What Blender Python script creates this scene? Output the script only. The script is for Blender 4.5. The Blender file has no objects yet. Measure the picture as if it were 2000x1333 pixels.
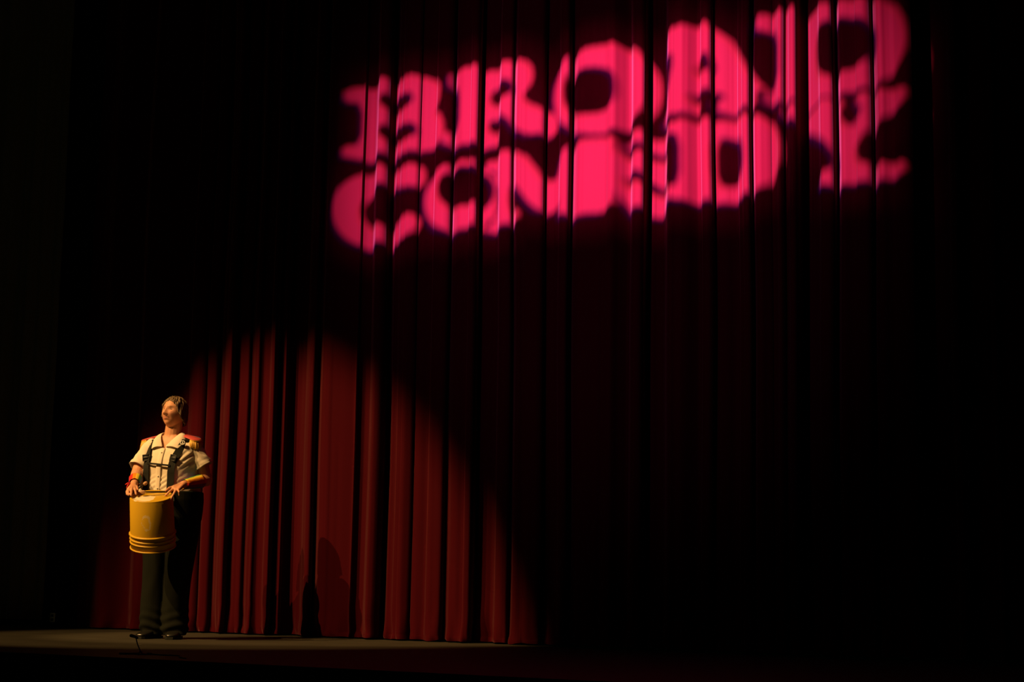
import bpy, bmesh, math, random
import numpy as np
from mathutils import Vector, Matrix, noise as mnoise

S = bpy.context.scene
COL = S.collection
random.seed(4)

# ------------------------------------------------------------------ camera
F = 3300.0
TH, ROLL, PITCH = math.radians(30), math.radians(.9), math.atan(464 / 3300)
D, H = 10.2, .457
CAM = np.array([0, -D, H])
fh = np.array([-math.sin(TH), math.cos(TH), 0])
FW = fh * math.cos(PITCH) + np.array([0, 0, math.sin(PITCH)])
R0 = np.array([math.cos(TH), math.sin(TH), 0])
U0 = np.cross(R0, FW)
RT = R0 * math.cos(ROLL) + U0 * math.sin(ROLL)
UP = U0 * math.cos(ROLL) - R0 * math.sin(ROLL)
cam = bpy.data.cameras.new('camera')
co = bpy.data.objects.new('camera', cam)
COL.objects.link(co)
cam.sensor_width = 36
cam.lens = 36 * F / 2000
cam.clip_end = 200
m = Matrix.Identity(4)
for i in range(3):
    m[i][0], m[i][1], m[i][2], m[i][3] = RT[i], UP[i], -FW[i], CAM[i]
co.matrix_world = m
S.camera = co


def ray(px, py):
    return FW + RT * ((px - 1000) / F) - UP * ((py - 666.5) / F)


def onY(px, py, Y):
    d = ray(px, py)
    return CAM + d * ((Y - CAM[1]) / d[1])


def onZ(px, py, Z=0.0):
    d = ray(px, py)
    return CAM + d * ((Z - CAM[2]) / d[2])


# ------------------------------------------------------------------ world, lamps, exposure
S.view_settings.view_transform = 'Standard'
S.view_settings.look = 'None'
S.view_settings.exposure = 0
S.view_settings.gamma = 1
S.view_settings.use_curve_mapping = False
w = bpy.data.worlds.new('World')
S.world = w
w.use_nodes = True
w.node_tree.nodes['Background'].inputs[0].default_value = (.25, 1, .3, 1)
w.node_tree.nodes['Background'].inputs[1].default_value = .0010


def spot(name, loc, axis, size, blend, power, color, radius, offset=None):
    l = bpy.data.lights.new(name, 'SPOT')
    l.energy = power
    l.color = color
    l.spot_size = size
    l.spot_blend = blend
    l.shadow_soft_size = radius
    o = bpy.data.objects.new(name, l)
    COL.objects.link(o)
    o.location = Vector(loc)
    o.rotation_euler = Vector(axis).to_track_quat('-Z', 'Y').to_euler()
    return o


WARM = (1, .56, .19)
# two follow spots from the balcony, both ringed on the performer
spot('follow_spot_lamp', (-10.768, -11.3, 11.6), (.1774, .6782, -.7132), math.radians(15.0), .42, 6600, WARM, .03)
spot('follow_spot_lamp', (-13.909, -11.3, 11.7), (.3633, .6559, -.6617), math.radians(11.4), .42, 10000, WARM, .03)
# gobo projector on the balcony rail
PROJ = Vector((-6.2, -14.5, 8.6))
AIM = Vector((-5.30, .1, 3.35))
PAX = (AIM - PROJ).normalized()
PRT = PAX.cross(Vector((0, 0, 1))).normalized()
PUP = PRT.cross(PAX)
spot('projector_lamp', PROJ, PAX, math.radians(20), 1, 205000, (1, .27, .60), .0013)
# extra lamp added to imitate lens glare, spreading softly round the lettering
spot('projector_lamp', PROJ, PAX, math.radians(20), 1, 12500, (1, .10, .60), .0085)
spot('projector_lamp', PROJ + PRT * .0010 + PUP * .0008, PAX, math.radians(20), 1, 54000, (.0, .03, 1), .0013)  # blue lamp added off-centre to give the lettering coloured fringes
# the dim house light left on over the audience
hl = bpy.data.lights.new('house_light', 'AREA')
hl.energy = 15
hl.size = 8
hl.color = (1, .86, .42)
ho = bpy.data.objects.new('house_light', hl)
COL.objects.link(ho)
ho.location = (-7, -15, 9)
ho.rotation_euler = Vector((0, 1, -.42)).to_track_quat('-Z', 'Y').to_euler()


# ------------------------------------------------------------------ helpers
def mat(name, color, rough=.7, spec=.3, sheen=0, sheen_tint=(1, 1, 1), sheen_rough=.4, metal=0, bump=0, bscale=60,
        var=0, vscale=8):
    mt = bpy.data.materials.new(name)
    mt.use_nodes = True
    nt = mt.node_tree
    b = nt.nodes['Principled BSDF']
    b.inputs['Base Color'].default_value = (*color, 1)
    b.inputs['Roughness'].default_value = rough
    b.inputs['Specular IOR Level'].default_value = spec
    b.inputs['Metallic'].default_value = metal
    if sheen:
        b.inputs['Sheen Weight'].default_value = sheen
        b.inputs['Sheen Tint'].default_value = (*sheen_tint, 1)
        b.inputs['Sheen Roughness'].default_value = sheen_rough
    tc = nt.nodes.new('ShaderNodeTexCoord')
    if var:
        n = nt.nodes.new('ShaderNodeTexNoise')
        n.inputs['Scale'].default_value = vscale
        n.inputs['Detail'].default_value = 5
        nt.links.new(tc.outputs['Object'], n.inputs['Vector'])
        mx = nt.nodes.new('ShaderNodeMix')
        mx.data_type = 'RGBA'
        mx.inputs[6].default_value = (*[c * (1 - var) for c in color], 1)
        mx.inputs[7].default_value = (*[min(1, c * (1 + var)) for c in color], 1)
        nt.links.new(n.outputs['Fac'], mx.inputs[0])
        nt.links.new(mx.outputs[2], b.inputs['Base Color'])
    if bump:
        n = nt.nodes.new('ShaderNodeTexNoise')
        n.inputs['Scale'].default_value = bscale
        n.inputs['Detail'].default_value = 4
        nt.links.new(tc.outputs['Object'], n.inputs['Vector'])
        bp = nt.nodes.new('ShaderNodeBump')
        bp.inputs['Strength'].default_value = bump
        bp.inputs['Distance'].default_value = .01
        nt.links.new(n.outputs['Fac'], bp.inputs['Height'])
        nt.links.new(bp.outputs['Normal'], b.inputs['Normal'])
    return mt


def obj(name, bm, material, parent=None, smooth=True):
    if isinstance(bm, bmesh.types.BMesh):
        me = bpy.data.meshes.new(name)
        bmesh.ops.recalc_face_normals(bm, faces=bm.faces[:])
        bm.to_mesh(me)
        bm.free()
    else:
        me = bm
    for mm in (material if isinstance(material, (list, tuple)) else [material]):
        me.materials.append(mm)
    if smooth:
        me.polygons.foreach_set('use_smooth', [True] * len(me.polygons))
    o = bpy.data.objects.new(name, me)
    COL.objects.link(o)
    if parent:
        o.parent = parent
    return o


def tag(o, label, cat=None, group=None, kind=None):
    if label:
        o['label'] = label
    if cat:
        o['category'] = cat
    if group:
        o['group'] = group
    if kind:
        o['kind'] = kind
    return o


def empty(name, loc, rz=0.0):
    o = bpy.data.objects.new(name, None)
    COL.objects.link(o)
    o.location = loc
    o.rotation_euler = (0, 0, rz)
    o.empty_display_size = .1
    return o


def loft(bm, rings, cap=True, closed=True, mi=0):
    vs = [[bm.verts.new(p) for p in r] for r in rings]
    n = len(rings[0])
    for a, b in zip(vs[:-1], vs[1:]):
        for i in range(n if closed else n - 1):
            j = (i + 1) % n
            f = bm.faces.new((a[i], a[j], b[j], b[i]))
            f.material_index = mi
    if cap and closed:
        bm.faces.new(vs[0][::-1])
        bm.faces.new(vs[-1])
    return vs


def frame(d):
    d = Vector(d).normalized()
    a = Vector((0, 0, 1)) if abs(d.z) < .9 else Vector((1, 0, 0))
    x = d.cross(a).normalized()
    return x, d.cross(x)


def tube(bm, pts, rad, n=12, cap=True, round_ends=True, mi=0):
    """tapered tube along points with rounded ends"""
    pts = [Vector(p) for p in pts]
    rad = list(rad) if isinstance(rad, (list, tuple)) else [rad] * len(pts)
    if round_ends:
        d0 = (pts[0] - pts[1]).normalized()
        d1 = (pts[-1] - pts[-2]).normalized()
        P, Rr = [], []
        for t in (.98, .8, .45):
            P.append(pts[0] + d0 * rad[0] * t)
            Rr.append(rad[0] * math.sqrt(1 - t * t))
        P += pts
        Rr += rad
        for t in (.45, .8, .98):
            P.append(pts[-1] + d1 * rad[-1] * t)
            Rr.append(rad[-1] * math.sqrt(1 - t * t))
    else:
        P, Rr = pts, rad
    x = None
    rings = []
    for i, p in enumerate(P):
        d = (P[min(i + 1, len(P) - 1)] - P[max(i - 1, 0)]).normalized()
        if x is None:
            x, y = frame(d)
        else:
            x = (x - d * x.dot(d)).normalized()
            y = d.cross(x)
        rings.append([p + (x * math.cos(2 * math.pi * k / n) + y * math.sin(2 * math.pi * k / n)) * Rr[i] for k in range(n)])
    return loft(bm, rings, cap, mi=mi)


def ball(bm, c, r, n=14, rot=None):
    c = Vector(c)
    r = (r, r, r) if isinstance(r, (int, float)) else r
    rings = []
    for i in range(1, n):
        t = math.pi * i / n
        ring = []
        for k in range(2 * n):
            a = math.pi * k / n
            v = Vector((r[0] * math.sin(t) * math.cos(a), r[1] * math.sin(t) * math.sin(a), -r[2] * math.cos(t)))
            ring.append(c + (rot @ v if rot else v))
        rings.append(ring)
    loft(bm, rings)


def box(bm, c, s, rot=None):
    c = Vector(c)
    vs = []
    for z in (-.5, .5):
        for x, y in ((-.5, -.5), (.5, -.5), (.5, .5), (-.5, .5)):
            v = Vector((x * s[0], y * s[1], z * s[2]))
            vs.append(bm.verts.new(c + (rot @ v if rot else v)))
    for f in ((3, 2, 1, 0), (4, 5, 6, 7), (0, 1, 5, 4), (1, 2, 6, 5), (2, 3, 7, 6), (3, 0, 4, 7)):
        bm.faces.new([vs[i] for i in f])
    return vs


def bevel(bm, off, seg=2):
    bmesh.ops.bevel(bm, geom=bm.edges[:], offset=off, segments=seg, affect='EDGES', profile=.5)


def fuse(bm, voxel, it=6, fac=.5):
    """one continuous skin from overlapping closed shapes"""
    me = bpy.data.meshes.new('tmp')
    bmesh.ops.recalc_face_normals(bm, faces=bm.faces[:])
    bm.to_mesh(me)
    bm.free()
    o = bpy.data.objects.new('tmp', me)
    COL.objects.link(o)
    md = o.modifiers.new('r', 'REMESH')
    md.mode = 'VOXEL'
    md.voxel_size = voxel
    if it:
        sm = o.modifiers.new('s', 'SMOOTH')
        sm.iterations = it
        sm.factor = fac
    dg = bpy.context.evaluated_depsgraph_get()
    dg.update()
    out = bpy.data.meshes.new_from_object(o.evaluated_get(dg))
    bpy.data.objects.remove(o)
    bpy.data.meshes.remove(me)
    out.materials.clear()
    return out


def solid(o, t, offset=0, sub=0):
    md = o.modifiers.new('solid', 'SOLIDIFY')
    md.thickness = t
    md.offset = offset
    if sub:
        sd = o.modifiers.new('sub', 'SUBSURF')
        sd.levels = sd.render_levels = sub
    return o


def chaikin(P, it):
    P = [np.array(p, float) for p in P]
    for _ in range(it):
        Q = [P[0]]
        for a, b in zip(P[:-1], P[1:]):
            Q += [a * .75 + b * .25, a * .25 + b * .75]
        Q.append(P[-1])
        P = Q
    return P


# ------------------------------------------------------------------ stage
M_floor = mat('stage_floor_black', (.034, .031, .020), .62, .35, bump=.15, bscale=30, var=.35, vscale=3)
M_edge = mat('stage_edge_black', (.006, .006, .006), .8, .1)
M_wall = mat('wall_black', (.006, .007, .006), .9, .1, bump=.2)
M_velvet = mat('curtain_red_velour', (.047, .0003, .0029), .85, .07, sheen=.46, sheen_tint=(1, .40, .42), sheen_rough=.30, bump=.08, bscale=220)
M_drape = mat('drape_black_wool', (.16, .13, .075), .9, .1, sheen=.2, bump=.1, bscale=150)

YE = -3.2
bm = bmesh.new()
box(bm, (-4, (YE + 3) / 2, -.45), (26, 3 - YE, .9))
floor = tag(obj('floor', bm, M_floor, smooth=False), 'dark worn stage floor in front of the red curtain', kind='structure')
bm = bmesh.new()
box(bm, (-4, YE - .011, -.45), (26, .02, .9))
tag(obj('trim_1', bm, M_edge, smooth=False), 'black front edge of the stage', kind='structure')

# the red curtain: (column in px at row 300, bulge in px of displacement); K metres per px
Y0, K = .12, .0060
LOW = [(160, -34), (178, -30), (200, 5), (216, -2), (262, -24), (266, -2), (274, 2), (285, -2), (310, -8), (330, -10), (358, -14), (366, 0), (380, 1), (392, -5), (395, -9),
       (398, -2), (414, -6), (421, -18), (429, -7), (438, 6), (444, 4), (452, -15), (461, -5), (475, -2), (483, -13), (488, -3), (494, 3),
       (498, -1), (506, -6), (517, -5), (521, 4), (527, 5), (536, -18), (545, -11), (549, -6), (555, -22), (575, -27), (592, -20)]
UPP = [(614, -14), (618, 2), (630, 3), (636, -17), (641, -8), (646, 2), (655, 5), (668, 3), (707, -3), (708, 0), (711, -8),
       (735, -14), (737, 9), (748, 8), (761, -1), (766, -15), (777, -20), (778, -5), (786, -6), (789, 1), (797, 0), (799, 4), (820, -2),
       (823, -11), (827, -3), (850, -9), (853, 2), (880, 0), (886, -17), (890, -9), (898, 2), (919, 0), (921, 5), (935, 1), (941, -25),
       (947, -17), (960, -15), (978, -20), (980, 0), (1002, -2), (1006, -17), (1010, -9), (1014, 3), (1027, 0), (1034, 3), (1064, 2),
       (1070, -18), (1076, -9), (1094, -8), (1099, 4), (1112, 2), (1118, -17), (1124, -12), (1129, -3), (1136, 0), (1160, 0), (1182, -2), (1189, 4),
       (1198, 2), (1214, -7), (1232, -16), (1235, 6), (1257, 2), (1262, -18), (1269, -24), (1276, -20), (1288, -24), (1302, -24), (1305, 10),
       (1321, 6), (1330, 9), (1345, 2), (1369, -10), (1371, 5), (1390, 2), (1395, -18), (1399, -7), (1420, -8), (1442, -14), (1444, -3), (1450, -4),
       (1453, 4), (1466, 2), (1471, -20), (1475, -6), (1478, 4), (1505, -3), (1510, -9), (1519, -1), (1523, 5), (1531, -1), (1535, -8),
       (1540, -2), (1547, 6), (1556, 1), (1564, -26), (1578, -30), (1588, -18), (1600, -8), (1602, 3), (1625, 0), (1630, -22), (1636, -24), (1640, -6), (1645, 4),
       (1671, -4), (1674, 5), (1701, 0), (1706, -24), (1711, -7), (1719, 3), (1735, -3), (1745, -4), (1760, 2), (1772, 5), (1786, 0), (1792, -40), (1850, -44),
       (1860, -10), (1868, -6), (1878, -36), (1928, -40), (1938, -16), (1946, -34), (2020, -40), (2040, -10), (2080, -30), (2140, -12), (2200, -30)]
prof = [(onY(px, 1000, Y0 - lv * K)[0], Y0 - lv * K) for px, lv in LOW] + [(onY(px, 300, Y0 - lv * K)[0], Y0 - lv * K) for px, lv in UPP]
prof = chaikin(prof, 3)
prof = np.array(prof)
NZ, ZT = 46, 6.6
zs = [0.012 + (ZT) * (k / NZ) ** 1.25 for k in range(NZ + 1)]


def curtain_pt(i, z):
    x, y = prof[i]
    # soft wander of the hanging folds and a crumpled hem that brushes the floor
    wx = .018 * mnoise.noise(Vector((x * 1.7, z * .45, 3))) * min(1, z / 1.5)
    wy = .03 * mnoise.noise(Vector((x * 1.1, z * .5, 9)))
    wy += .009 * mnoise.noise(Vector((x * 22, z * .25, 2))) + .003 * mnoise.noise(Vector((x * 60, z * .3, 6)))
    k = math.exp(-z / .12)
    wy += k * .045 * mnoise.noise(Vector((x * 14, z * 7, 1)))
    wx += k * .02 * mnoise.noise(Vector((x * 11, z * 12, 5)))
    return (x + wx, y + wy, z)


bm = bmesh.new()
hz = [z for z in zs if z > .045]
rows = [[curtain_pt(i, z) for i in range(len(prof))] for z in [.045] + hz]
loft(bm, rows, closed=False)
cur = tag(obj('stage_curtain', bm, M_velvet), 'wide red velour stage curtain in deep pleats with pink lettering thrown on it', 'curtain')
bm = bmesh.new()
rows = [[curtain_pt(i, max(.004, z + (0.012 * mnoise.noise(Vector((prof[i][0] * 9, 0, 7))) if z < .03 else 0))) for i in range(len(prof))] for z in (.012, .02, .028, .036, .045)]
rows = [[Vector(p) + Vector((0, -.0015 * math.sin(math.pi * k / 4), 0)) for p in r] for k, r in enumerate(rows)]
loft(bm, rows, closed=False)
obj('hem', bm, M_velvet, cur)
for o in (cur, cur.children[0]):
    solid(o, .004, 1).modifiers['solid'].use_rim = False

# black side wall next to the curtain, the black drape hanging in front of it
bm = bmesh.new()
box(bm, (-14.0, .50, 3.3), (7.6, .2, 6.6))
tag(obj('wall_left', bm, M_wall, smooth=False), 'black side wall beside the stage', kind='structure')
bm = bmesh.new()
dr = []
for i in range(181):
    x = -13.25 + 2.70 * i / 180
    dr.append(Vector((x, .24 + .035 * math.sin(x * 17 + 1.2 * math.sin(x * 5)) + .015 * math.sin(x * 47), 0)))
loft(bm, [[p + Vector((0, .014 * mnoise.noise(Vector((p.x * 4, z, 0))), z)) for p in dr] for z in [.05 + .33 * k for k in range(21)]], closed=False)
o = tag(obj('side_drape', bm, M_drape), 'narrow black drape hanging at the far left edge of the stage', 'drape')
solid(o, .006)
# outlet plate at the foot of the side wall
PO = Vector(onY(103, 1207, .394))
mo = Matrix(((1, 0, 0), (0, -1, 0), (0, 0, 1))).transposed()
bm = bmesh.new()
box(bm, (0, 0, 0), (.055, .012, .075))
bevel(bm, .003)
plate = tag(obj('outlet_plate', bm, mat('plate_grey', (.78, .74, .62), .5, .4)), 'small pale outlet plate low on the black side wall', 'outlet')
plate.matrix_world = Matrix.Translation(PO) @ mo.to_4x4()
bm = bmesh.new()
for z in (-.017, .017):
    box(bm, (0, .007, z), (.03, .006, .022))
bevel(bm, .002)
obj('socket', bm, mat('socket_dark', (.05, .05, .045), .5, .4), plate)

# ------------------------------------------------------------------ gobo projector (throws the lettering)
M_black = mat('black_metal', (.01, .01, .01), .6, .3)
gm = bpy.data.materials.new('gobo_coating')
gm.use_nodes = True
nt = gm.node_tree
nt.nodes.clear()
out = nt.nodes.new('ShaderNodeOutputMaterial')
mx = nt.nodes.new('ShaderNodeMixShader')
tr = nt.nodes.new('ShaderNodeBsdfTransparent')
df = nt.nodes.new('ShaderNodeBsdfDiffuse')
df.inputs[0].default_value = (.01, .01, .01, 1)
mx.inputs[0].default_value = .996
nt.links.new(tr.outputs[0], mx.inputs[1])
nt.links.new(df.outputs[0], mx.inputs[2])
nt.links.new(mx.outputs[0], out.inputs[0])


def ell(cx, cy, rx, ry, n=28, sk=0.0, sq=1.0):
    P = []
    for k in range(n):
        t = 2 * math.pi * k / n
        c, s = math.cos(t), math.sin(t)
        X = rx * math.copysign(abs(c) ** sq, c)
        P.append((cx + X, cy + ry * math.copysign(abs(s) ** sq, s) + sk * X))
    return P


def top1(x): return 172 - .178 * (x - 690)


def bot1(x): return 313 - .134 * (x - 690)


def top2(x): return 338 - .152 * (x - 690)


def bot2(x): return 474 - .158 * (x - 740) if x < 1100 else 417 - .112 * (x - 1100)


def g(row, pts):
    """glyph points: x in px, t = 0 top .. 1 bottom of the row"""
    T, B = (top1, bot1) if row == 1 else (top2, bot2)
    return [(x, T(x) + (B(x) - T(x)) * t) for x, t in pts]


def rnd(P, it=2):
    Q = [np.array(p, float) for p in P]
    for _ in range(it):
        N = []
        for i in range(len(Q)):
            p, q = Q[i], Q[(i + 1) % len(Q)]
            N += [p * .75 + q * .25, p * .25 + q * .75]
        Q = N
    return [tuple(p) for p in Q]


SH = []
# B
SH += [rnd(g(1, [(674, 0), (740, 0), (815, -.04), (862, .10), (858, .40), (846, .46), (868, .60), (868, .92), (820, 1.0), (672, 1.0), (670, .80), (706, .80), (708, .20), (674, .20)]), 1)]
SH += [rnd(g(1, [(748, .18), (800, .18), (812, .28), (800, .40), (748, .40)]), 1), rnd(g(1, [(746, .60), (806, .60), (820, .70), (808, .83), (746, .83)]), 1)]
# R
SH += [rnd(g(1, [(878, .05), (890, .0), (1000, .0), (1042, .10), (1048, .34), (1022, .52), (1046, .66), (1084, .72), (1086, 1.0), (1020, 1.0), (985, .66), (944, .62), (944, .80), (968, .82), (966, 1.0), (866, 1.0), (866, .80), (896, .80), (898, .22), (878, .22)]), 1)]
SH += [rnd(g(1, [(948, .24), (992, .22), (1008, .34), (992, .46), (946, .46)]), 1)]
# O
SH += [ell(1175, 173, 98, 86, sk=-.16, sq=.92), ell(1153, 176, 51, 46, sk=-.14, sq=.8)]
# A
SH += [rnd(g(1, [(1297, .10), (1312, .0), (1400, -.04), (1482, .76), (1497, .80), (1497, 1.0), (1396, 1.0), (1396, .84), (1412, .82), (1404, .74), (1352, .74), (1346, .84), (1366, .86), (1366, 1.0), (1282, 1.0), (1282, .84), (1304, .80), (1326, .30), (1297, .30)]), 1)]
SH += [rnd(g(1, [(1364, .36), (1352, .54), (1398, .54), (1384, .30)]), 1)]
# D
SH += [rnd(g(1, [(1478, .04), (1492, -.02), (1690, .0), (1750, .12), (1778, .40), (1776, .66), (1740, .90), (1680, 1.0), (1478, 1.0), (1478, .82), (1522, .82), (1522, .18), (1478, .18)]), 1)]
SH += [rnd(g(1, [(1584, .18), (1660, .17), (1712, .30), (1714, .62), (1672, .76), (1590, .80)]), 2)]
# C
cc = [(829, .02), (829, .32), (790, .32), (770, .24), (735, .26), (706, .38), (702, .60), (726, .78), (764, .84), (786, .70), (818, .70), (822, .86), (790, 1.02), (728, 1.06), (676, .92), (652, .62), (656, .28), (686, .06), (740, -.02), (778, .06), (792, .02)]
SH += [rnd(g(2, cc), 2)]
# O
SH += [ell(898, 384, 71, 68, sk=-.14, sq=.95), ell(906, 366, 50, 40, sk=-.12, sq=.9)]
# M
SH += [rnd(g(2, [(938, .02), (1018, .02), (1078, .62), (1104, .02), (1203, .02), (1203, .2), (1203, .6), (1203, 1.04), (1090, 1.04), (1090, .86), (1100, .80), (1074, .92), (1046, .92), (998, .40), (994, .84), (1018, .88), (1016, 1.02), (936, 1.02), (936, .86), (960, .82), (962, .18), (938, .16)]), 1)]
# E
SH += [rnd(g(2, [(1203, .02), (1304, .02), (1304, .16), (1300, .26), (1262, .20), (1234, .16), (1212, .16), (1214, .30), (1234, .32), (1262, .28), (1296, .36), (1302, .54), (1288, .72), (1262, .60), (1234, .52), (1213, .54), (1216, .67), (1236, .68), (1262, .74), (1292, .80), (1304, .74), (1304, 1.04), (1203, 1.04)]), 1)]
# D
SH += [rnd(g(2, [(1308, .0), (1440, .0), (1500, .08), (1526, .36), (1526, .68), (1496, .94), (1440, 1.04), (1306, 1.04), (1306, .86), (1336, .84), (1336, .18), (1308, .16)]), 1)]
SH += [rnd(g(2, [(1392, .22), (1430, .22), (1452, .36), (1452, .68), (1430, .84), (1394, .84)]), 1)]
# Y
SH += [rnd(g(2, [(1532, -.02), (1648, -.02), (1648, .14), (1636, .18), (1662, .40), (1692, .16), (1676, .12), (1676, -.02), (1776, -.02), (1776, .16), (1744, .24), (1675, .54), (1675, .82), (1722, .84), (1776, .86), (1776, 1.04), (1600, 1.04), (1600, .86), (1632, .82), (1632, .60), (1560, .18), (1532, .14)]), 1)]

gcu = bpy.data.curves.new('gobo', 'CURVE')
gcu.dimensions = '2D'
gcu.fill_mode = 'BOTH'
GD, KG = .5, 10.0


def gobo_uv(px, py):
    P = Vector(onY(px, py, Y0)) - PROJ
    d = P.dot(PAX)
    return P.dot(PRT) / d * GD * KG, P.dot(PUP) / d * GD * KG


hs = .17 * KG
for P in [None] + SH:
    pts = [(-hs, -hs), (hs, -hs), (hs, hs), (-hs, hs)] if P is None else [gobo_uv(*p) for p in P]
    sp = gcu.splines.new('POLY')
    sp.points.add(len(pts) - 1)
    for q, p in zip(sp.points, pts):
        q.co = (p[0], p[1], 0, 1)
    sp.use_cyclic_u = True
go = bpy.data.objects.new('tmp', gcu)
COL.objects.link(go)
dg = bpy.context.evaluated_depsgraph_get()
gme = bpy.data.meshes.new_from_object(go.evaluated_get(dg))
bpy.data.objects.remove(go)
gme.transform(Matrix.Scale(1 / KG, 4))
gme.materials.clear()
pr = empty('gobo_projector', PROJ)
mp = Matrix((PRT, PUP, -PAX)).transposed().to_4x4()
pr.matrix_world = Matrix.Translation(PROJ) @ mp
tag(pr, 'black gobo projector throwing the lettering from the balcony', 'projector')
gob = obj('gobo', gme, gm, pr, smooth=False)
gob.location = (0, 0, -GD)
bm = bmesh.new()
rr = .17
loft(bm, [[(-q, -q, z), (q, -q, z), (q, q, z), (-q, q, z)] for q, z in ((rr, -GD - .05), (rr, .25))], cap=False)
bm.faces.new([bm.verts.new(p) for p in ((-rr, -rr, .25), (rr, -rr, .25), (rr, rr, .25), (-rr, rr, .25))])
solid(obj('housing', bm, M_black, pr, smooth=False), .01, 1)

# ------------------------------------------------------------------ performer
FOOT = Vector(onZ(320, 1248))
FOOT.z = 0
vd = Vector((FOOT.x - CAM[0], FOOT.y - CAM[1], 0)).normalized()
PRZ = math.atan2(-vd.x, vd.y)          # local +Y points away from the photographer
SC = (Vector(FOOT) - Vector(CAM)).dot(Vector(FW)) / F
LEAN = .0437


def L(px, py, y=0.0):
    h = 1248 - py
    return Vector((((px - 320) - LEAN * h) * SC, y, h * SC))


YAW = math.radians(-28)


def T(bx, by, z):                        # torso frame (facing -Y) turned towards the audience
    return Vector((bx * math.cos(YAW) - by * math.sin(YAW), bx * math.sin(YAW) + by * math.cos(YAW), z))


person = empty('person', FOOT, PRZ)
tag(person, 'person in cream shirt, black harness and black trousers playing a yellow bucket drum', 'person')

M_skin = bpy.data.materials.new('skin')
M_skin.use_nodes = True
nt = M_skin.node_tree
bs = nt.nodes['Principled BSDF']
at = nt.nodes.new('ShaderNodeAttribute')
at.attribute_name = 'tint'
nt.links.new(at.outputs['Color'], bs.inputs['Base Color'])
bs.inputs['Roughness'].default_value = .5
bs.inputs['Specular IOR Level'].default_value = .35
bs.inputs['Subsurface Weight'].default_value = .08
bs.inputs['Subsurface Radius'].default_value = (.01, .004, .002)
M_shirt = mat('shirt_cream', (.80, .70, .56), .85, .15, bump=.03, bscale=300)
M_pants = mat('trousers_black', (.0085, .0095, .0055), .9, .1, bump=.1, bscale=200)
M_strap = mat('strap_black', (.012, .013, .010), .7, .2)
M_gold = mat('gold_thread', (.75, .45, .07), .45, .5)
M_hair = mat('hair_greying_brown', (.135, .085, .040), .55, .35, var=.6, vscale=45)
M_shoe = mat('shoe_black', (.012, .012, .010), .28, .5)
M_white = mat('badge_white', (.8, .78, .72), .4, .4)
RAIN = [mat('ribbon_' + n, c, .6, .2) for n, c in (('red', (.70, .03, .02)), ('orange', (.85, .25, .01)), ('yellow', (.85, .62, .05)), ('green', (.07, .28, .08)), ('blue', (.06, .14, .36)), ('purple', (.22, .05, .25)))]

BT, BB = L(297, 976, -.425), L(300, 1072, -.305)     # bucket axis: struck head, open rim

# --- torso section table: z, half width, half depth front, half depth back
SEC = [(.88, .212, .165, .15), (.95, .212, .175, .145), (1.02, .208, .178, .14), (1.08, .203, .176, .135), (1.14, .200, .172, .13), (1.20, .200, .170, .13),
       (1.25, .200, .158, .13), (1.30, .198, .138, .125), (1.335, .192, .118, .115), (1.36, .178, .100, .10), (1.385, .150, .085, .088), (1.41, .11, .075, .075), (1.43, .078, .068, .068)]
HZ = 1.0


def sec(z):
    zz = [s[0] for s in SEC]
    return [float(np.interp(z, zz, [s[k] for s in SEC])) for k in (1, 2, 3)]


def torso_pt(ang, z, grow=0.0):
    a, bf, bb = sec(z)
    c, s = math.cos(ang), math.sin(ang)
    e = .80
    x = (a + grow) * math.copysign(abs(c) ** e, c)
    y = ((bf if s < 0 else bb) + grow) * math.copysign(abs(s) ** e, s)
    return x, y


def front_y(bx, z, off=0.0):
    a, bf, _ = sec(z)
    c = min(.98, abs(bx) / a) ** (1 / .8)
    return -bf * (math.sqrt(1 - c * c)) ** .8 - off


# --- body (one continuous skin)
HC = L(340.5, 806, -.02)
HM = Matrix.Translation(HC) @ Matrix.Rotation(math.radians(-40), 4, 'Z') @ Matrix.Rotation(math.radians(-9), 4, 'X') @ Matrix.Rotation(math.radians(3), 4, 'Y')
HS = .98


def gs(x, c, s):
    return math.exp(-((x - c) / s) ** 2)


def head_pt(th, ph):
    """ph: 0 = chin side pole .. pi = crown; th: 0 = face"""
    dx, dy, dz = math.sin(ph) * math.sin(th), -math.sin(ph) * math.cos(th), -math.cos(ph)
    x, y, z = .077 * dx, .096 * dy, .116 * dz
    if dz < 0:
        k = (-dz)
        x *= 1 - .17 * k ** 1.6
        if dy > 0:
            y *= 1 - .45 * k
        else:
            y *= 1 + .05 * k
    if dz > 0:
        y *= 1 + .05 * dz
    if dy < -.1:
        f = min(1, (-dy - .1) / .35)
        ax = abs(x)
        fr = 0.0
        t = min(1, max(0, (.020 - z) / .048))
        if -.045 < z < .04:
            wn = .0075 + .006 * t
            hgt = (.004 + .023 * t) * (1 if z > -.028 else max(0, 1 - (-.028 - z) / .010))
            fr += hgt * math.exp(-(ax / wn) ** 2)
        fr += .006 * gs(ax, .013, .006) * gs(z, -.028, .007)
        fr -= .011 * gs(ax, .031, .016) * gs(z, .012, .011)
        fr += .005 * gs(ax, .030, .018) * gs(z, .031, .007)
        fr += .006 * gs(ax, .043, .017) * gs(z, -.022, .016)
        fr += .005 * gs(ax, 0, .020) * gs(z, -.049, .0045) + .006 * gs(ax, 0, .017) * gs(z, -.060, .005)
        fr -= .004 * gs(ax, 0, .024) * gs(z, -.0545, .0022)
        fr -= .003 * gs(ax, .030, .007) * gs(z, -.053, .012)
        fr -= .004 * gs(ax, 0, .022) * gs(z, -.072, .006)
        fr += .007 * gs(ax, 0, .022) * gs(z, -.095, .014)
        y -= fr * f
    return Vector((x, y, z)) * HS


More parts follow.
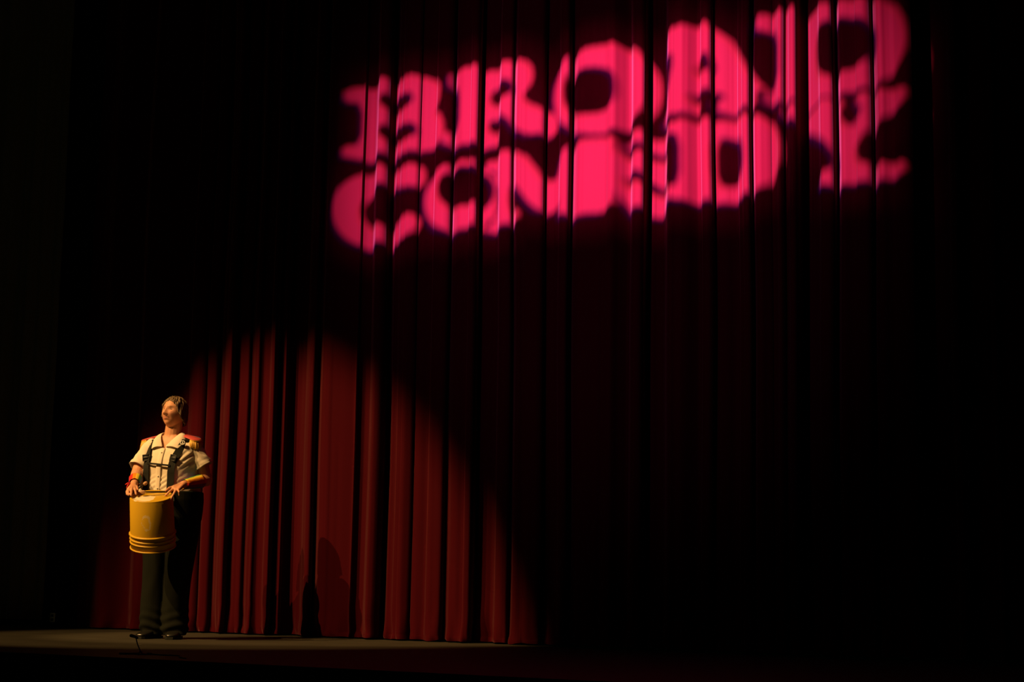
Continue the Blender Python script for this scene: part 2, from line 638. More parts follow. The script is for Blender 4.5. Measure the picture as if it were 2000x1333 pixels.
bm = bmesh.new()
n1, n2 = 96, 72
loft(bm, [[HM @ head_pt(2 * math.pi * k / n1, math.pi * (i + .5) / n2) for k in range(n1)] for i in range(n2)])
for sx in (-1, 1):
    ball(bm, HM @ Vector((sx * .076, .012, -.006)), (.008, .018, .030), 8, HM.to_3x3())
# neck, chest, trunk
tube(bm, [HM @ Vector((0, .022, -.055)), T(0, .0, 1.435), T(0, .0, 1.36)], [.058, .060, .075], 16)
loft(bm, [[T(*torso_pt(2 * math.pi * k / 32, z, -.010), z) for k in range(32)] for z in [s[0] for s in SEC]])
EL_L, WR_L = Vector((.248, -.075, 1.115)), L(357, 951.5, -.32)
EL_R, WR_R = Vector((-.236, -.06, 1.148)), L(264.5, 952, -.285)
SH_L, SH_R = T(.172, 0, 1.345), T(-.172, 0, 1.345)
tube(bm, [SH_L, (SH_L + EL_L) / 2 + Vector((.006, 0, 0)), EL_L], [.046, .054, .042], 16)
tube(bm, [EL_L, EL_L * .65 + WR_L * .35, WR_L], [.043, .042, .027], 16)
tube(bm, [SH_R, (SH_R + EL_R) / 2 + Vector((-.006, 0, 0)), EL_R], [.046, .054, .042], 16)
tube(bm, [EL_R, EL_R * .65 + WR_R * .35, WR_R], [.043, .042, .027], 16)


def finger(pts, r):
    tube(bm, pts, [r * (1.08 - .24 * i / (len(pts) - 1)) for i in range(len(pts))], 10)


def palm(wr, kn, th=.013):
    # palm: fans from the wrist to the four knuckles
    for k in kn:
        tube(bm, [wr, (wr * .5 + k * .5), k], [.020, .0155, .0115], 10)
    for p, q in zip(kn[:-1], kn[1:]):
        tube(bm, [wr * .35 + (p + q) * .325, (p + q) / 2], [.015, .0105], 10)


# her left hand lies spread over the far edge of the drum
kL = [L(338, 957.5, -0.395), L(339, 961, -0.413), L(342.5, 963.5, -0.428), L(347, 963.5, -0.435)]
palm(WR_L, kL)
finger([kL[0], L(330.5, 959.5, -0.407), L(324, 965.5, -0.415)], .0088)
finger([kL[1], L(331, 967, -0.432), L(323, 975.5, -0.442)], .0092)
finger([kL[2], L(338.5, 972.5, -0.462), L(332, 984, -0.488)], .0088)
finger([kL[3], L(348.5, 968, -0.458), L(349, 974, -0.450)], .0076)
finger([WR_L * .7 + kL[0] * .3, L(343, 961, -0.370), L(335, 967.5, -0.385)], .0098)
# her right hand pinches a beater on the near edge
kR = [L(265, 961, -0.385), L(260.5, 961, -0.392), L(256.5, 962, -0.395), L(253.5, 964, -0.392)]
palm(WR_R, kR)
finger([kR[0], L(267, 966.5, -0.420), L(268.5, 973.5, -0.442)], .0090)
finger([kR[1], L(260, 968, -0.425), L(259.5, 976.5, -0.452)], .0092)
finger([kR[2], L(254, 968, -0.415), L(254.5, 976, -0.438)], .0088)
finger([kR[3], L(250.5, 969, -0.405), L(251.5, 975, -0.420)], .0076)
finger([WR_R * .7 + kR[0] * .3, L(269.5, 959, -0.370), L(271.5, 965, -0.405)], .0098)
# hips, legs, feet
HIP = T(0, .0, .86)
ball(bm, HIP, (.185, .135, .16), 14, Matrix.Rotation(YAW, 3, 'Z'))
AN_L, AN_R = L(343, 1236, -.035), L(300, 1236, .03)
KN_L, KN_R = L(352, 1112, -.06), L(298, 1112, .0)
HP_L, HP_R = L(358, 1010, -.03) + Vector((-.02, 0, 0)), L(308, 1010, .06)
for hp, kn, an in ((HP_L, KN_L, AN_L), (HP_R, KN_R, AN_R)):
    tube(bm, [hp, kn * .45 + hp * .55, kn], [.105, .085, .058], 16)
    tube(bm, [kn, kn * .65 + an * .35, an], [.058, .056, .036], 16)
FT = ((AN_L, math.radians(-12)), (AN_R, math.radians(-30)))
for an, yw in FT:
    d = Vector((math.sin(yw), -math.cos(yw), 0))
    tube(bm, [Vector((an.x, an.y, .036)) - d * .03, Vector((an.x, an.y, .028)) + d * .115], [.020, .016], 12)
bme = fuse(bm, .0036, 4, .4)
ca = bme.color_attributes.new('tint', 'FLOAT_COLOR', 'POINT')
HI = HM.inverted()
base = np.array((.68, .33, .185))
cols = []
for v in bme.vertices:
    c = base
    if v.co.z > 1.40:
        p = (HI @ v.co) / HS
        if p.y < -.04:
            ax = abs(p.x)
            lip = gs(ax, 0, .024) * max(gs(p.z, -.049, .005), gs(p.z, -.060, .006))
            chk = gs(ax, .042, .022) * gs(p.z, -.022, .022)
            brow = gs(ax, .031, .017) * gs(p.z, .0315, .004)
            lid_shade = gs(ax, .031, .013) * gs(p.z, .009, .0025)  # shade at the eyelid, painted into the skin colour
            c = base * (1 - .8 * lip) + np.array((.46, .15, .12)) * .8 * lip
            c = c * (1 - .4 * chk) + np.array((.60, .26, .18)) * .4 * chk
            c = c * (1 - .6 * brow) + np.array((.16, .09, .05)) * .6 * brow
            c = c * (1 - .75 * lid_shade) + np.array((.08, .05, .04)) * .75 * lid_shade
    cols += [*c, 1]
ca.data.foreach_set('color', cols)
body = obj('body', bme, M_skin, person)

# eyes
M_eye = mat('eye_white', (.6, .56, .5), .3, .5)
M_iris = mat('iris_dark', (.03, .025, .02), .2, .5)
for sx in (-1, 1):
    c = HM @ (Vector((sx * .031, -.0765, .012)) * HS)
    bm = bmesh.new()
    ball(bm, c, (.0095, .0065, .0032), 8, HM.to_3x3())
    e = obj('eye', bm, M_eye, person)
    bm = bmesh.new()
    ball(bm, HM @ (Vector((sx * .031, -.0825, .012)) * HS), (.0036, .0016, .0030), 6, HM.to_3x3())
    obj('iris', bm, M_iris, e)

# hair: chin-length wavy bob, parted at the side
bm = bmesh.new()
NA, NR = 150, 34


def hair_low(az):      # az 0 = face; lowest height of the hair (head frame, before scaling)
    a = abs(az)
    return float(np.interp(a, [0, .45, .75, 1.0, 1.25, 1.6, 2.3, 3.15], [.074, .066, .048, .022, -.030, -.068, -.080, -.080]))


rings = []
for r in range(NR + 1):
    ring = []
    for k in range(NA):
        az = -math.pi + 2 * math.pi * k / NA
        lo = hair_low(az) + .006 * mnoise.noise(Vector((az * 6, 0, 2)))
        t = r / NR
        z = .1185 + (lo - .1185) * (t ** 1.6)
        zz = min(.999, max(-.95, z / .119))
        rad = math.sqrt(max(0.0, 1 - zz * zz)) if z > 0 else math.sqrt(1 - (zz * .45) ** 2)
        wave = .0022 * math.sin(az * 41 + 4 * mnoise.noise(Vector((az * 4, t * 2, 8)))) * min(1, 3 * t) + .0028 * math.sin(az * 17 + 5 * t + 2 * mnoise.noise(Vector((az * 3, t * 3, 0)))) * min(1, 3 * t) + .007 * mnoise.noise(Vector((az * 5, t * 6, 4)))
        g_ = .011 + .012 * max(0, -z / .085) + wave
        if abs(az) < 1.0:
            g_ *= .55 + .45 * abs(az)
        x = (.077 * rad + g_) * math.sin(az)
        y = -(.097 * rad + g_) * math.cos(az) + .003
        if z < -.02 and abs(az) > 1.9:
            y -= .014 * (-z - .02) / .065
        ring.append(HM @ (Vector((x, y, z + .004 + .5 * wave)) * HS))
    rings.append(ring)
loft(bm, rings, cap=False)
hc = HM @ (Vector((0, 0, .127)) * HS)
v = bm.verts.new(hc)
bm.verts.ensure_lookup_table()
for k in range(NA):
    bm.faces.new((bm.verts[k], bm.verts[(k + 1) % NA], v))
hair = solid(obj('hair', bm, M_hair, person), .010, -1)
hair['label'] = 'short wavy light brown hair'

for sx in (-1, 1):
    bm = bmesh.new()
    ball(bm, HM @ (Vector((sx * .0855, .004, -.040)) * HS), .0045, 6)
    obj('earring', bm, M_gold, person)

# --- shirt
NA = 128
bm = bmesh.new()
zsh = [.985 + (1.43 - .985) * i / 84 for i in range(85)]
rings = []


def wrinkle(a, z):
    s = math.sin(a)
    wv = .0035 * mnoise.noise(Vector((a * 3, z * 9, 0)))
    if z < 1.16:
        # drawn folds running up from the waist to the drum harness
        u = (z - .16 * math.cos(a)) * 165
        wv += .0038 * math.sin(u + 2.4 * mnoise.noise(Vector((a * 2, z * 7, 5)))) * max(0, -s) * min(1, (1.16 - z) / .06) * (.4 + .9 * max(0, mnoise.noise(Vector((a * 3, z * 9, 11))) + .4))
    u2 = (z - .22 * math.cos(a)) * 120
    wv += .005 * math.sin(u2 + 1.5 * mnoise.noise(Vector((a * 3, z * 5, 8)))) * gs(a, 5.7, .5) * gs(z, 1.25, .08)
    wv += .010 * gs(z, 1.20, .05) * (gs(a, 5.2, .28) + gs(a, 4.22, .28))
    wv += .006 * gs(z, .945, .02)
    return wv


for z in zsh:
    rings.append([T(*torso_pt(2 * math.pi * k / NA, z, .006 + wrinkle(2 * math.pi * k / NA, z)), z) for k in range(NA)])
vs = loft(bm, rings, cap=False)
YI = Matrix.Rotation(-YAW, 3, 'Z')
kill = []
for f in bm.faces:
    c = YI @ f.calc_center_median()
    if c.z > 1.325 and c.y < -.02 and abs(c.x - .004) < (c.z - 1.325) * .72 + .004:
        kill.append(f)
bmesh.ops.delete(bm, geom=kill, context='FACES')


def sleeve(p0, p1, r0, r1, sd):
    p0, p1 = Vector(p0), Vector(p1)
    d = (p1 - p0)
    x, y = frame(d)
    rs = []
    for i in range(25):
        t = i / 24
        ring = []
        for k in range(40):
            a = 2 * math.pi * k / 40
            r = r0 + (r1 - r0) * t
            if t < .25:
                r *= .72 + .28 * math.sqrt(t / .25)
            r += .0045 * math.sin(t * 17 + 3 * a + sd) * math.sin(a * 2 + sd) + .004 * mnoise.noise(Vector((a * 2, t * 4, sd)))
            if t > .86:
                r += .0035
            ring.append(p0 + d * t + (x * math.cos(a) + y * math.sin(a)) * r)
        rs.append(ring)
    loft(bm, rs, cap=False)


SL_L, SL_R = SH_L.lerp(EL_L, .60) + Vector((.012, 0, -.004)), SH_R.lerp(EL_R, .80) + Vector((-.008, 0, 0))
sleeve(T(.125, 0, 1.375), SL_L, .072, .070, 1)
sleeve(T(-.125, 0, 1.375), SL_R, .072, .070, 2)
shirt = solid(obj('shirt', bm, M_shirt, person), .003, 1)
# collar
for sx in (-1, 1):
    if sx < 0:
        inner = [(0, .062, 1.462), (-.045, .050, 1.462), (-.070, .012, 1.455), (-.066, -.035, 1.440), (-.046, -.082, 1.405), (-.006, -.128, 1.340)]
        outer = [(0, .088, 1.412), (-.070, .075, 1.408), (-.118, .015, 1.402), (-.120, -.048, 1.392), (-.108, -.098, 1.362), (-.086, -.139, 1.322)]
    else:
        inner = [(0, .062, 1.462), (.045, .050, 1.462), (.072, .012, 1.455), (.070, -.035, 1.438), (.052, -.082, 1.402), (.012, -.128, 1.340)]
        outer = [(0, .088, 1.412), (.070, .075, 1.408), (.122, .015, 1.402), (.134, -.045, 1.388), (.136, -.090, 1.360), (.118, -.132, 1.325)]
    inner, outer = [np.array(p) for p in chaikin(inner, 2)], [np.array(p) for p in chaikin(outer, 2)]
    bm = bmesh.new()
    rs = []
    for j in range(7):
        t = j / 6
        rs.append([T(*(p * (1 - t) + q * t + np.array((sx * .35, -.6, .5)) * .016 * math.sin(math.pi * t) + np.array((0, -.004, .002)))) for p, q in zip(inner, outer)])
    loft(bm, rs, closed=False)
    cl = solid(obj('collar', bm, M_shirt, shirt), .004, 0, 1)
# button placket and buttons
bm = bmesh.new()
rs = []
for i in range(28):
    z = 1.33 - .36 * i / 27
    rs.append([T(x, front_y(x, z, .013 + .010 * gs(z, 1.20, .05) * .4), z) for x in (-.018, -.006, .008, .018)])
loft(bm, rs, closed=False)
solid(obj('button_placket', bm, M_shirt, shirt), .0035, 0)
for i in range(4):
    z = 1.30 - .085 * i
    bm = bmesh.new()
    ball(bm, T(0, front_y(0, z, .0185), z), (.0055, .003, .0055), 6, Matrix.Rotation(YAW, 3, 'Z'))
    obj('button', bm, M_white, shirt)

# --- harness straps
M_buckle = mat('buckle_black', (.014, .014, .012), .5, .3)


def ribbon(pts, wd, th, name, material, parent, dirs=None):
    pts = [Vector(p) for p in chaikin(pts, 2)]
    bm = bmesh.new()
    rs = []
    for i, p in enumerate(pts):
        d = (pts[min(i + 1, len(pts) - 1)] - pts[max(i - 1, 0)]).normalized()
        q = YI @ p
        out_ = T(q.x * .5, q.y if abs(q.y) > .03 else -.03, 0)
        if q.z > 1.39:
            out_ = out_ * .3 + Vector((0, 0, .1))
        out_ = (out_ - d * out_.dot(d)).normalized()
        s = d.cross(out_).normalized()
        rs.append([p + s * wd / 2 + out_ * th / 2, p - s * wd / 2 + out_ * th / 2, p - s * wd / 2 - out_ * th / 2, p + s * wd / 2 - out_ * th / 2])
    loft(bm, rs)
    return obj(name, bm, material, parent, smooth=False)


for sx in (-1, 1):
    kx = 1.0 if sx < 0 else 1.12
    pts = [T(sx * .085, .145, 1.22), T(sx * .10, .115, 1.33), T(sx * .118, .05, 1.418), T(sx * .125 * kx, -.03, 1.412)]
    for z, x in ((1.36, .118), (1.30, .108), (1.24, .102), (1.18, .098), (1.12, .096), (1.06, .096), (1.0, .096)):
        bx = sx * x * (kx if z > 1.25 else 1)
        pts.append(T(bx, front_y(bx, z, .020 + .012 * gs(z, 1.2, .06)), z))
    # the strap ends hook on to the back of the bucket
    hk = Vector((.469, .883, 0))
    sd_ = Vector((.883, -.469, 0)) * sx
    bk = BT - (BT - BB).normalized() * .055
    pts.append((pts[-1] + bk + hk * .15 + sd_ * .085) / 2 + Vector((0, 0, -.012)))
    pts.append(bk + hk * .122 + sd_ * .078)
    st = ribbon(pts, .050, .005, 'harness_strap', M_strap, person)
    z = 1.262 if sx < 0 else 1.258
    bx = sx * .104
    rot = (Matrix.Rotation(YAW, 3, 'Z') @ Matrix.Rotation(sx * math.radians(-14), 3, 'Z') @ Matrix.Rotation(math.radians(-8), 3, 'X') @ Matrix.Rotation(sx * math.radians(8), 3, 'Y'))
    bm = bmesh.new()
    c = T(bx, front_y(bx, z, .035), z)
    for zz in (-.02, 0, .02):
        box(bm, c + rot @ Vector((0, 0, zz)), (.056, .008, .009), rot)
    box(bm, c + rot @ Vector((0, .003, 0)), (.054, .006, .046), rot)
    for xx in (-.025, .025):
        box(bm, c + rot @ Vector((xx, 0, 0)), (.008, .008, .048), rot)
    bevel(bm, .0015, 1)
    obj('buckle', bm, M_buckle, st)
ribbon([T(x, front_y(x, 1.213 - .1 * (x - 0), .030 if abs(x) < .06 else .034), 1.213 - .1 * (x - 0)) for x in (-.09, -.06, -.03, 0, .03, .06, .09)], .013, .005, 'chest_strap', M_strap, person)

# --- epaulettes
M_board = bpy.data.materials.new('epaulette_board')
M_board.use_nodes = True
nt = M_board.node_tree
tc = nt.nodes.new('ShaderNodeTexCoord')
sx_ = nt.nodes.new('ShaderNodeSeparateXYZ')
rp = nt.nodes.new('ShaderNodeValToRGB')
rp.color_ramp.interpolation = 'CONSTANT'
nt.links.new(tc.outputs['Generated'], sx_.inputs[0])
nt.links.new(sx_.outputs[1], rp.inputs[0])
els = rp.color_ramp.elements
for i, c in enumerate([(.58, .08, .07), (.68, .22, .06), (.60, .10, .12), (.50, .18, .24), (.30, .14, .30), (.12, .16, .36), (.70, .30, .06)]):
    e = els[i] if i < 2 else els.new(0)
    e.position = i / 7 if i else 0
    e.color = (*c, 1)
nt.links.new(rp.outputs[0], nt.nodes['Principled BSDF'].inputs['Base Color'])
for sx in (-1, 1):
    cen = T(sx * (.172 if sx < 0 else .163), -.012, 1.414)
    rot = Matrix.Rotation(YAW, 3, 'Z') @ Matrix.Rotation(sx * math.radians(13 if sx < 0 else 17), 3, 'Y') @ Matrix.Rotation(math.radians(15), 3, 'X')
    bm = bmesh.new()
    outl = []
    for k in range(13):
        t = -math.pi / 2 + math.pi * k / 12
        outl.append((.022 + .040 * math.cos(t), .050 * math.sin(t)))
    outl += [(-.058, .034), (-.066, .020), (-.066, -.020), (-.058, -.034)]
    rs = []
    for z, q in ((-.004, .97), (-.002, 1), (.002, 1), (.004, .97)):
        rs.append([Vector((sx * x * q, y * q, z - 5.0 * (x * .18) ** 2)) for x, y in outl])
    loft(bm, rs)
    ep = obj('epaulette', bm, M_board, person)
    ep.matrix_local = Matrix.Translation(cen) @ rot.to_4x4()
    bm = bmesh.new()
    for k in range(44):
        t = -math.pi * .62 + math.pi * 1.1 * k / 43
        x, y = .022 + .039 * math.cos(t) if abs(t) < math.pi / 2 else .022 - .03 * (abs(t) - math.pi / 2), .049 * math.sin(t)
        p = Vector((sx * x, y, -.004 - 5 * (x * .18) ** 2))
        dn = rot.inverted() @ Vector((0, 0, -1))
        ot = Vector((sx * math.cos(t), math.sin(t), 0)) * random.uniform(.10, .28)
        ln = random.uniform(.050, .060)
        tube(bm, [p, p + ot * ln * .5 + dn * ln * .5, p + ot * ln * .75 + dn * ln], [.0030, .0030, .0034], 6, round_ends=False)
    fr = obj('fringe', bm, M_gold, ep)
    fr['kind'] = 'stuff'
    bm = bmesh.new()
    tube(bm, [Vector((sx * x * 1.02, y * 1.03, -.003 - 5 * (x * .18) ** 2)) for x, y in outl[:13]], .0030, 6)
    obj('cord_edge', bm, M_gold, ep)

# pin badge on the collar
bc = L(356.5, 868, 0)
q = YI @ bc
BY = -.112
bp_ = T((bc.x - .469 * BY) / .883, BY, bc.z)
rot = Matrix.Rotation(YAW + math.radians(18), 3, 'Z') @ Matrix.Rotation(math.radians(-20), 3, 'X')
bm = bmesh.new()
rs = []
for r, y in ((.0005, .003), (.019, .003), (.020, 0), (.019, -.003), (.0005, -.004)):
    rs.append([bp_ + rot @ Vector((r * math.cos(2 * math.pi * k / 20), y, r * math.sin(2 * math.pi * k / 20))) for k in range(20)])
loft(bm, rs)
bd = obj('pin_badge', bm, M_strap, shirt)
bd['label'] = 'round black pin badge with a white ring sign'
bm = bmesh.new()
tube(bm, [bp_ + rot @ Vector((.0155 * math.cos(2 * math.pi * k / 20), -.004, .0155 * math.sin(2 * math.pi * k / 20))) for k in range(21)], .0028, 6, round_ends=False)
for aa in (90, -90, -40, -140):
    tube(bm, [bp_ + rot @ Vector((0, -.004, 0)), bp_ + rot @ Vector((.0155 * math.cos(math.radians(aa)), -.004, .0155 * math.sin(math.radians(aa))))], .0022, 6)
obj('badge_sign', bm, M_white, bd)


# --- rainbow cuffs
def cuff(p0, p1, r0, r1, phase, parent, sg=1):
    p0, p1 = Vector(p0), Vector(p1)
    d = p1 - p0
    x, y = frame(d)
    bm = bmesh.new()
    rings = []
    for i in range(9):
        t = i / 8
        rings.append([p0 + d * t + (x * math.cos(2 * math.pi * k / 48) + y * math.sin(2 * math.pi * k / 48)) * (r0 + (r1 - r0) * t + .001 * math.sin(i * 2 + k)) for k in range(48)])
    vs = loft(bm, rings, cap=False)
    for i, f in enumerate(bm.faces):
        f.material_index = int((sg * (i % 48) + phase + 48) / 4) % 6
    me = bpy.data.meshes.new('wristband')
    bm.to_mesh(me)
    bm.free()
    o = obj('wristband', me, RAIN, parent)
    solid(o, .002, 1)
    return o


cuff(EL_L * .74 + WR_L * .26, EL_L * .04 + WR_L * .96, .047, .033, 2, person)
cuff(EL_R * .46 + WR_R * .54, EL_R * .04 + WR_R * .96, .044, .036, -6, person, -1)
bm = bmesh.new()
for dx, dz in ((-.030, -.012), (-.022, -.034)):
    p = WR_R + Vector((-.028, -.02, .004))
    tube(bm, [p, p + Vector((dx * .5, -.01, dz * .2)), p + Vector((dx, -.012, dz))], [.004, .006, .003], 6)
rt = obj('ribbon_tail', bm, RAIN[0], person)

# --- trousers
bm = bmesh.new()
loft(bm, [[T(*[c * q for c in torso_pt(2 * math.pi * k / 40, max(.88, z), .008)], z) + Vector((.012, 0, 0)) for k in range(40)]
          for z, q in ((.74, .80), (.78, .93), (.84, 1.0), (.90, 1.03), (.97, 1.055), (1.03, 1.055))])
LEGS = {'L': [(L(360, 1010, -.035), .118), (L(357, 1045, -.05), .114), (L(352, 1090, -.06), .102), (L(346, 1140, -.055), .092), (L(342.5, 1180, -.045), .091), (L(341, 1210, -.04), .095), (L(340, 1228, -.04), .095), (L(340, 1241, -.045), .086)],
        'R': [(L(306, 1010, .05), .115), (L(304, 1045, .04), .107), (L(304, 1090, .015), .088), (L(302, 1140, .01), .084), (L(299.5, 1180, .02), .090), (L(298, 1210, .025), .092), (L(298, 1228, .025), .088), (L(299, 1240, .015), .078)]}
for kx, P in LEGS.items():
    rs = []
    pts = [np.array((*p, r)) for p, r in P]
    pts = chaikin(pts, 3)
    for p in pts:
        c, r = Vector(p[:3]), p[3]
        ring = []
        for k in range(40):
            a = 2 * math.pi * k / 40
            rr_ = r
            z = c.z
            hk = max(0, 1 - z / .24)
            rr_ += .009 * hk * math.sin(z * 95 + 1.6 * math.sin(a * 2 + (1 if kx == 'L' else 3))) + .004 * mnoise.noise(Vector((a * 2, z * 7, ord(kx))))
            rr_ += .005 * math.sin(a * 5 + z * 6) * hk
            ring.append(c + Vector((math.cos(a) * rr_, math.sin(a) * rr_ * 1.05, 0)))
        rs.append(ring)
    loft(bm, rs)
tm = fuse(bm, .006, 3, .4)
tr_ = obj('trousers', tm, M_pants, person)
tr_['label'] = 'loose black trousers'

# --- shoes
for an, yw in FT:
    bm = bmesh.new()
    Rz = Matrix.Rotation(yw, 3, 'Z')
    c0 = Vector((an.x, an.y, 0))
    rs, so = [], []
    for y, wx, h in ((.085, .020, .045), (.075, .033, .062), (.04, .037, .075), (0, .037, .080), (-.05, .041, .070), (-.10, .046, .056), (-.145, .045, .047), (-.175, .036, .040), (-.192, .020, .032)):
        ring = []
        for k in range(20):
            a = 2 * math.pi * k / 20
            cx, sz = math.cos(a), math.sin(a)
            ring.append(c0 + Rz @ Vector((wx * math.copysign(abs(cx) ** .75, cx), y, .016 + (h - .016) * (.5 + .5 * math.copysign(abs(sz) ** .8, sz)))))
        rs.append(ring)
        so.append([c0 + Rz @ Vector((x, y * 1.02, z)) for x, z in ((-wx * 1.06, .002), (wx * 1.06, .002), (wx * 1.06, .018), (-wx * 1.06, .018))])
    loft(bm, rs)
    sh = obj('shoe', bm, M_shoe, person)
    bm = bmesh.new()
    loft(bm, so)
    obj('sole', bm, M_strap, sh, smooth=False)

# ------------------------------------------------------------------ bucket drum
PM = person.matrix_basis.copy()
PM = Matrix.Translation(FOOT) @ Matrix.Rotation(PRZ, 4, 'Z')
ax = (BT - BB).normalized()
BH = (BT - BB).length
bx_ = (Vector((1, 0, 0)) - ax * ax.x).normalized()
by_ = ax.cross(bx_)
BM = Matrix((bx_, by_, ax)).transposed().to_4x4()
BM = PM @ Matrix.Translation(BB) @ BM
bucket = empty('bucket_drum', (0, 0, 0))
bucket.matrix_world = BM
tag(bucket, 'upturned yellow plastic bucket drum with ribbed rim, hung at the waist of the person', 'bucket')
M_yel = bpy.data.materials.new('bucket_yellow')
M_yel.use_nodes = True
nt = M_yel.node_tree
b = nt.nodes['Principled BSDF']
b.inputs['Roughness'].default_value = .42
b.inputs['Specular IOR Level'].default_value = .35
tc = nt.nodes.new('ShaderNodeTexCoord')


def nd(t, **k):
    n = nt.nodes.new(t)
    for a_, v_ in k.items():
        setattr(n, a_, v_)
    return n


def mth(op, a_, b_=None, c_=None):
    n = nd('ShaderNodeMath', operation=op)
    for i, v_ in enumerate((a_, b_, c_)):
        if v_ is None:
            continue
        if isinstance(v_, (int, float)):
            n.inputs[i].default_value = v_
        else:
            nt.links.new(v_, n.inputs[i])
    return n.outputs[0]


sep = nd('ShaderNodeSeparateXYZ')
nt.links.new(tc.outputs['Object'], sep.inputs[0])
nz = nd('ShaderNodeTexNoise')
nz.inputs['Scale'].default_value = 42
nz.inputs['Detail'].default_value = 6
nt.links.new(tc.outputs['Object'], nz.inputs['Vector'])
nf = nz.outputs['Fac']
nz2 = nd('ShaderNodeTexNoise')
nz2.inputs['Scale'].default_value = 14
nt.links.new(tc.outputs['Object'], nz2.inputs['Vector'])
# torn remains of a glued label on the wall: broken ring
X, Y, Z = sep.outputs
dx = mth('SUBTRACT', X, -.038)
dz = mth('SUBTRACT', Z, BH * .60)
rr2 = mth('SQRT', mth('ADD', mth('POWER', dx, 2), mth('MULTIPLY', mth('POWER', dz, 2), .55)))
rr2 = mth('ADD', rr2, mth('MULTIPLY', mth('SUBTRACT', nz2.outputs['Fac'], .5), .05))
ring_ = mth('LESS_THAN', mth('ABSOLUTE', mth('SUBTRACT', rr2, .030)), .0065)
ring_ = mth('MULTIPLY', ring_, mth('GREATER_THAN', nf, .47))
ring_ = mth('MULTIPLY', ring_, mth('LESS_THAN', Y, 0))
ring_ = mth('MULTIPLY', ring_, mth('LESS_THAN', Z, BH * .9))
# paint worn pale where the head is struck
ex = mth('ADD', X, .045)
ey = mth('ADD', Y, .050)
rr3 = mth('SQRT', mth('ADD', mth('POWER', mth('MULTIPLY', ex, .75), 2), mth('POWER', ey, 2)))
rr3 = mth('ADD', rr3, mth('MULTIPLY', mth('SUBTRACT', nz2.outputs['Fac'], .5), .07))
pat = mth('MULTIPLY', mth('LESS_THAN', rr3, .060), mth('GREATER_THAN', Z, BH * .985))
mxa = nd('ShaderNodeMix', data_type='RGBA')
mxa.inputs[6].default_value = (.60, .365, .016, 1)
mxa.inputs[7].default_value = (.62, .52, .30, 1)
nt.links.new(mth('MULTIPLY', ring_, .55), mxa.inputs[0])
mxb = nd('ShaderNodeMix', data_type='RGBA')
nt.links.new(mxa.outputs[2], mxb.inputs[6])
mxb.inputs[7].default_value = (.80, .68, .48, 1)
nt.links.new(pat, mxb.inputs[0])
nt.links.new(mxb.outputs[2], b.inputs['Base Color'])


def lathe(P, n=56):
    bm = bmesh.new()
    rs = [[(r * math.cos(2 * math.pi * k / n), r * math.sin(2 * math.pi * k / n), z) for k in range(n)] for r, z in P]
    loft(bm, rs, cap=False)
    return bm


RT_, RB_ = 40.5 * SC, 43.0 * SC
zr = BH * .285
obj('wall', lathe([(RT_ - .004, BH - .004), (RT_, BH - .010), (RT_ + (RB_ - RT_) * .55, zr), (RB_ - .004, 0), (RB_ - .008, 0), (RT_ + (RB_ - RT_) * .5 - .004, zr), (RT_ - .005, BH - .014)]), M_yel, bucket)
obj('head', lathe([(RT_ - .001, BH - .012), (RT_ - .001, BH - .003), (RT_ - .004, BH), (RT_ - .010, BH), (RT_ - .014, BH - .005), (RT_ - .04, BH - .004), (RT_ - .045, BH - .002), (.05, BH - .002), (.002, BH - .002)]), M_yel, bucket)
for z, r, q in ((zr, RB_ + .0035, .009), (zr - .031, RB_ + .0005, .0065), (zr - .056, RB_ + .0005, .0065), (.006, RB_ + .0005, .007)):
    P = [(r - .012, z - q * .9), (r - .003, z - q * .8), (r + .002, z - q * .3), (r + .002, z + q * .3), (r - .003, z + q * .8), (r - .012, z + q * .9)]
    obj('rib', lathe(P), M_yel, bucket)

# ------------------------------------------------------------------ beaters
M_stick = mat('beater_dark_stick', (.022, .016, .012), .45, .4)
M_felt = mat('beater_tan_head', (.55, .33, .18), .8, .2, bump=.3, bscale=200)


def beater(p0, p1, head, label):
    o = empty('drum_beater', PM @ Vector(p0), 0)
    o.rotation_euler = (0, 0, PRZ)
    tag(o, label, 'beater', 'drum beaters')
    v = Vector(p1) - Vector(p0)
    bm = bmesh.new()
    tube(bm, [(0, 0, 0), v * .6, v], [.0068, .0062, .005], 10)
    obj('stick', bm, M_stick, o)
    q = v.to_track_quat('Z', 'Y').to_matrix()
    bm = bmesh.new()
    ball(bm, v, head, 10, q)
    obj('beater_head', bm, M_felt, o)
    return o


beater(L(258, 974, -.415), L(285.5, 952, -.370), (.013, .013, .018), 'tan-headed beater held upright in the hand at the left rim of the yellow bucket')
beater(L(339, 967, -.405), L(281, 969, -.425), (.012, .012, .022), 'tan-headed beater lying flat across the top of the yellow bucket')

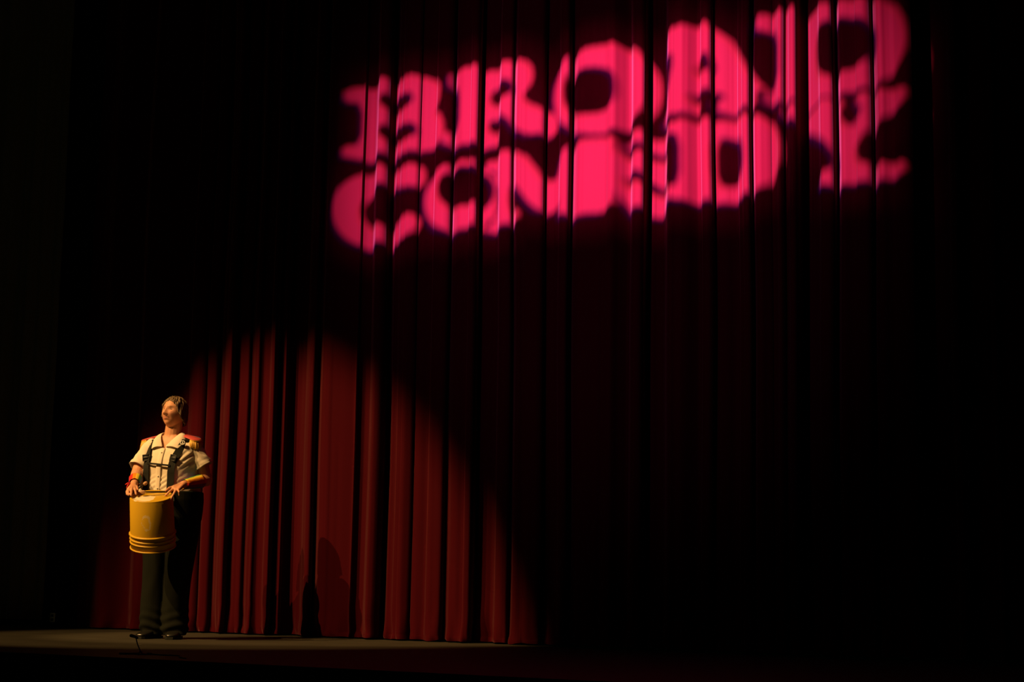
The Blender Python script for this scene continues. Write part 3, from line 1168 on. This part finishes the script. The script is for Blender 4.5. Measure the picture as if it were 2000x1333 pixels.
# ------------------------------------------------------------------ floor microphone at the stage edge
MP = Vector(onZ(275, 1279.5))
mic = empty('floor_microphone', MP, PRZ)
tag(mic, 'small black gooseneck microphone on a low stand at the stage edge', 'microphone')
ms = (MP - Vector(CAM)).dot(Vector(FW)) / F
M_mic = mat('microphone_black', (.012, .012, .011), .4, .4)


def Q(px, py, y=0.0):
    h = 1279.5 - py
    return Vector((((px - 275) - LEAN * h) * ms, y, h * ms))


bm = bmesh.new()
tube(bm, [Q(276, 1277), Q(273, 1270), Q(268.5, 1259), Q(266, 1248)], .0032, 8)
obj('gooseneck', bm, M_mic, mic)
bm = bmesh.new()
tube(bm, [Q(268, 1247), Q(264, 1245), Q(256.5, 1243)], [.0075, .0085, .0095], 10)
obj('capsule', bm, M_mic, mic)
bm = bmesh.new()
rs = [[(r * math.cos(2 * math.pi * k / 24), r * math.sin(2 * math.pi * k / 24), z) for k in range(24)] for r, z in ((.040, 0), (.042, .004), (.036, .009), (.012, .012), (.008, .02))]
loft(bm, rs)
obj('base', bm, M_mic, mic)
for aa in (188, 262, 345):
    bm = bmesh.new()
    d = Vector((math.cos(math.radians(aa)), math.sin(math.radians(aa)), 0))
    lnn = .115 if aa == 188 else .06
    tube(bm, [d * .03 + Vector((0, 0, .006)), d * lnn + Vector((0, 0, .006))], [.006, .006], 8)
    obj('foot', bm, M_mic, mic)
# cable trailing from the microphone
bm = bmesh.new()
pts = [MP + Vector(p) for p in ((.045, .02, .005), (.10, .03, .004), (.17, -.01, .004), (.24, .03, .004), (.30, .0, .004), (.36, -.10, .004), (.50, -.20, .004))]
tube(bm, chaikin(pts, 2), .0038, 8)
tag(obj('microphone_cable', bm, M_mic), 'thin black cable trailing across the floor from the microphone', 'cable')
# spike tape mark on the floor
TP = Vector(onZ(272, 1260))
bm = bmesh.new()
box(bm, TP + Vector((0, 0, .0015)), (.026, .016, .0012), Matrix.Rotation(PRZ, 3, 'Z'))
tag(obj('tape_mark', bm, mat('tape_pale', (.20, .20, .17), .6, .2), smooth=False), 'short pale strip of tape stuck to the floor behind the microphone', 'tape')
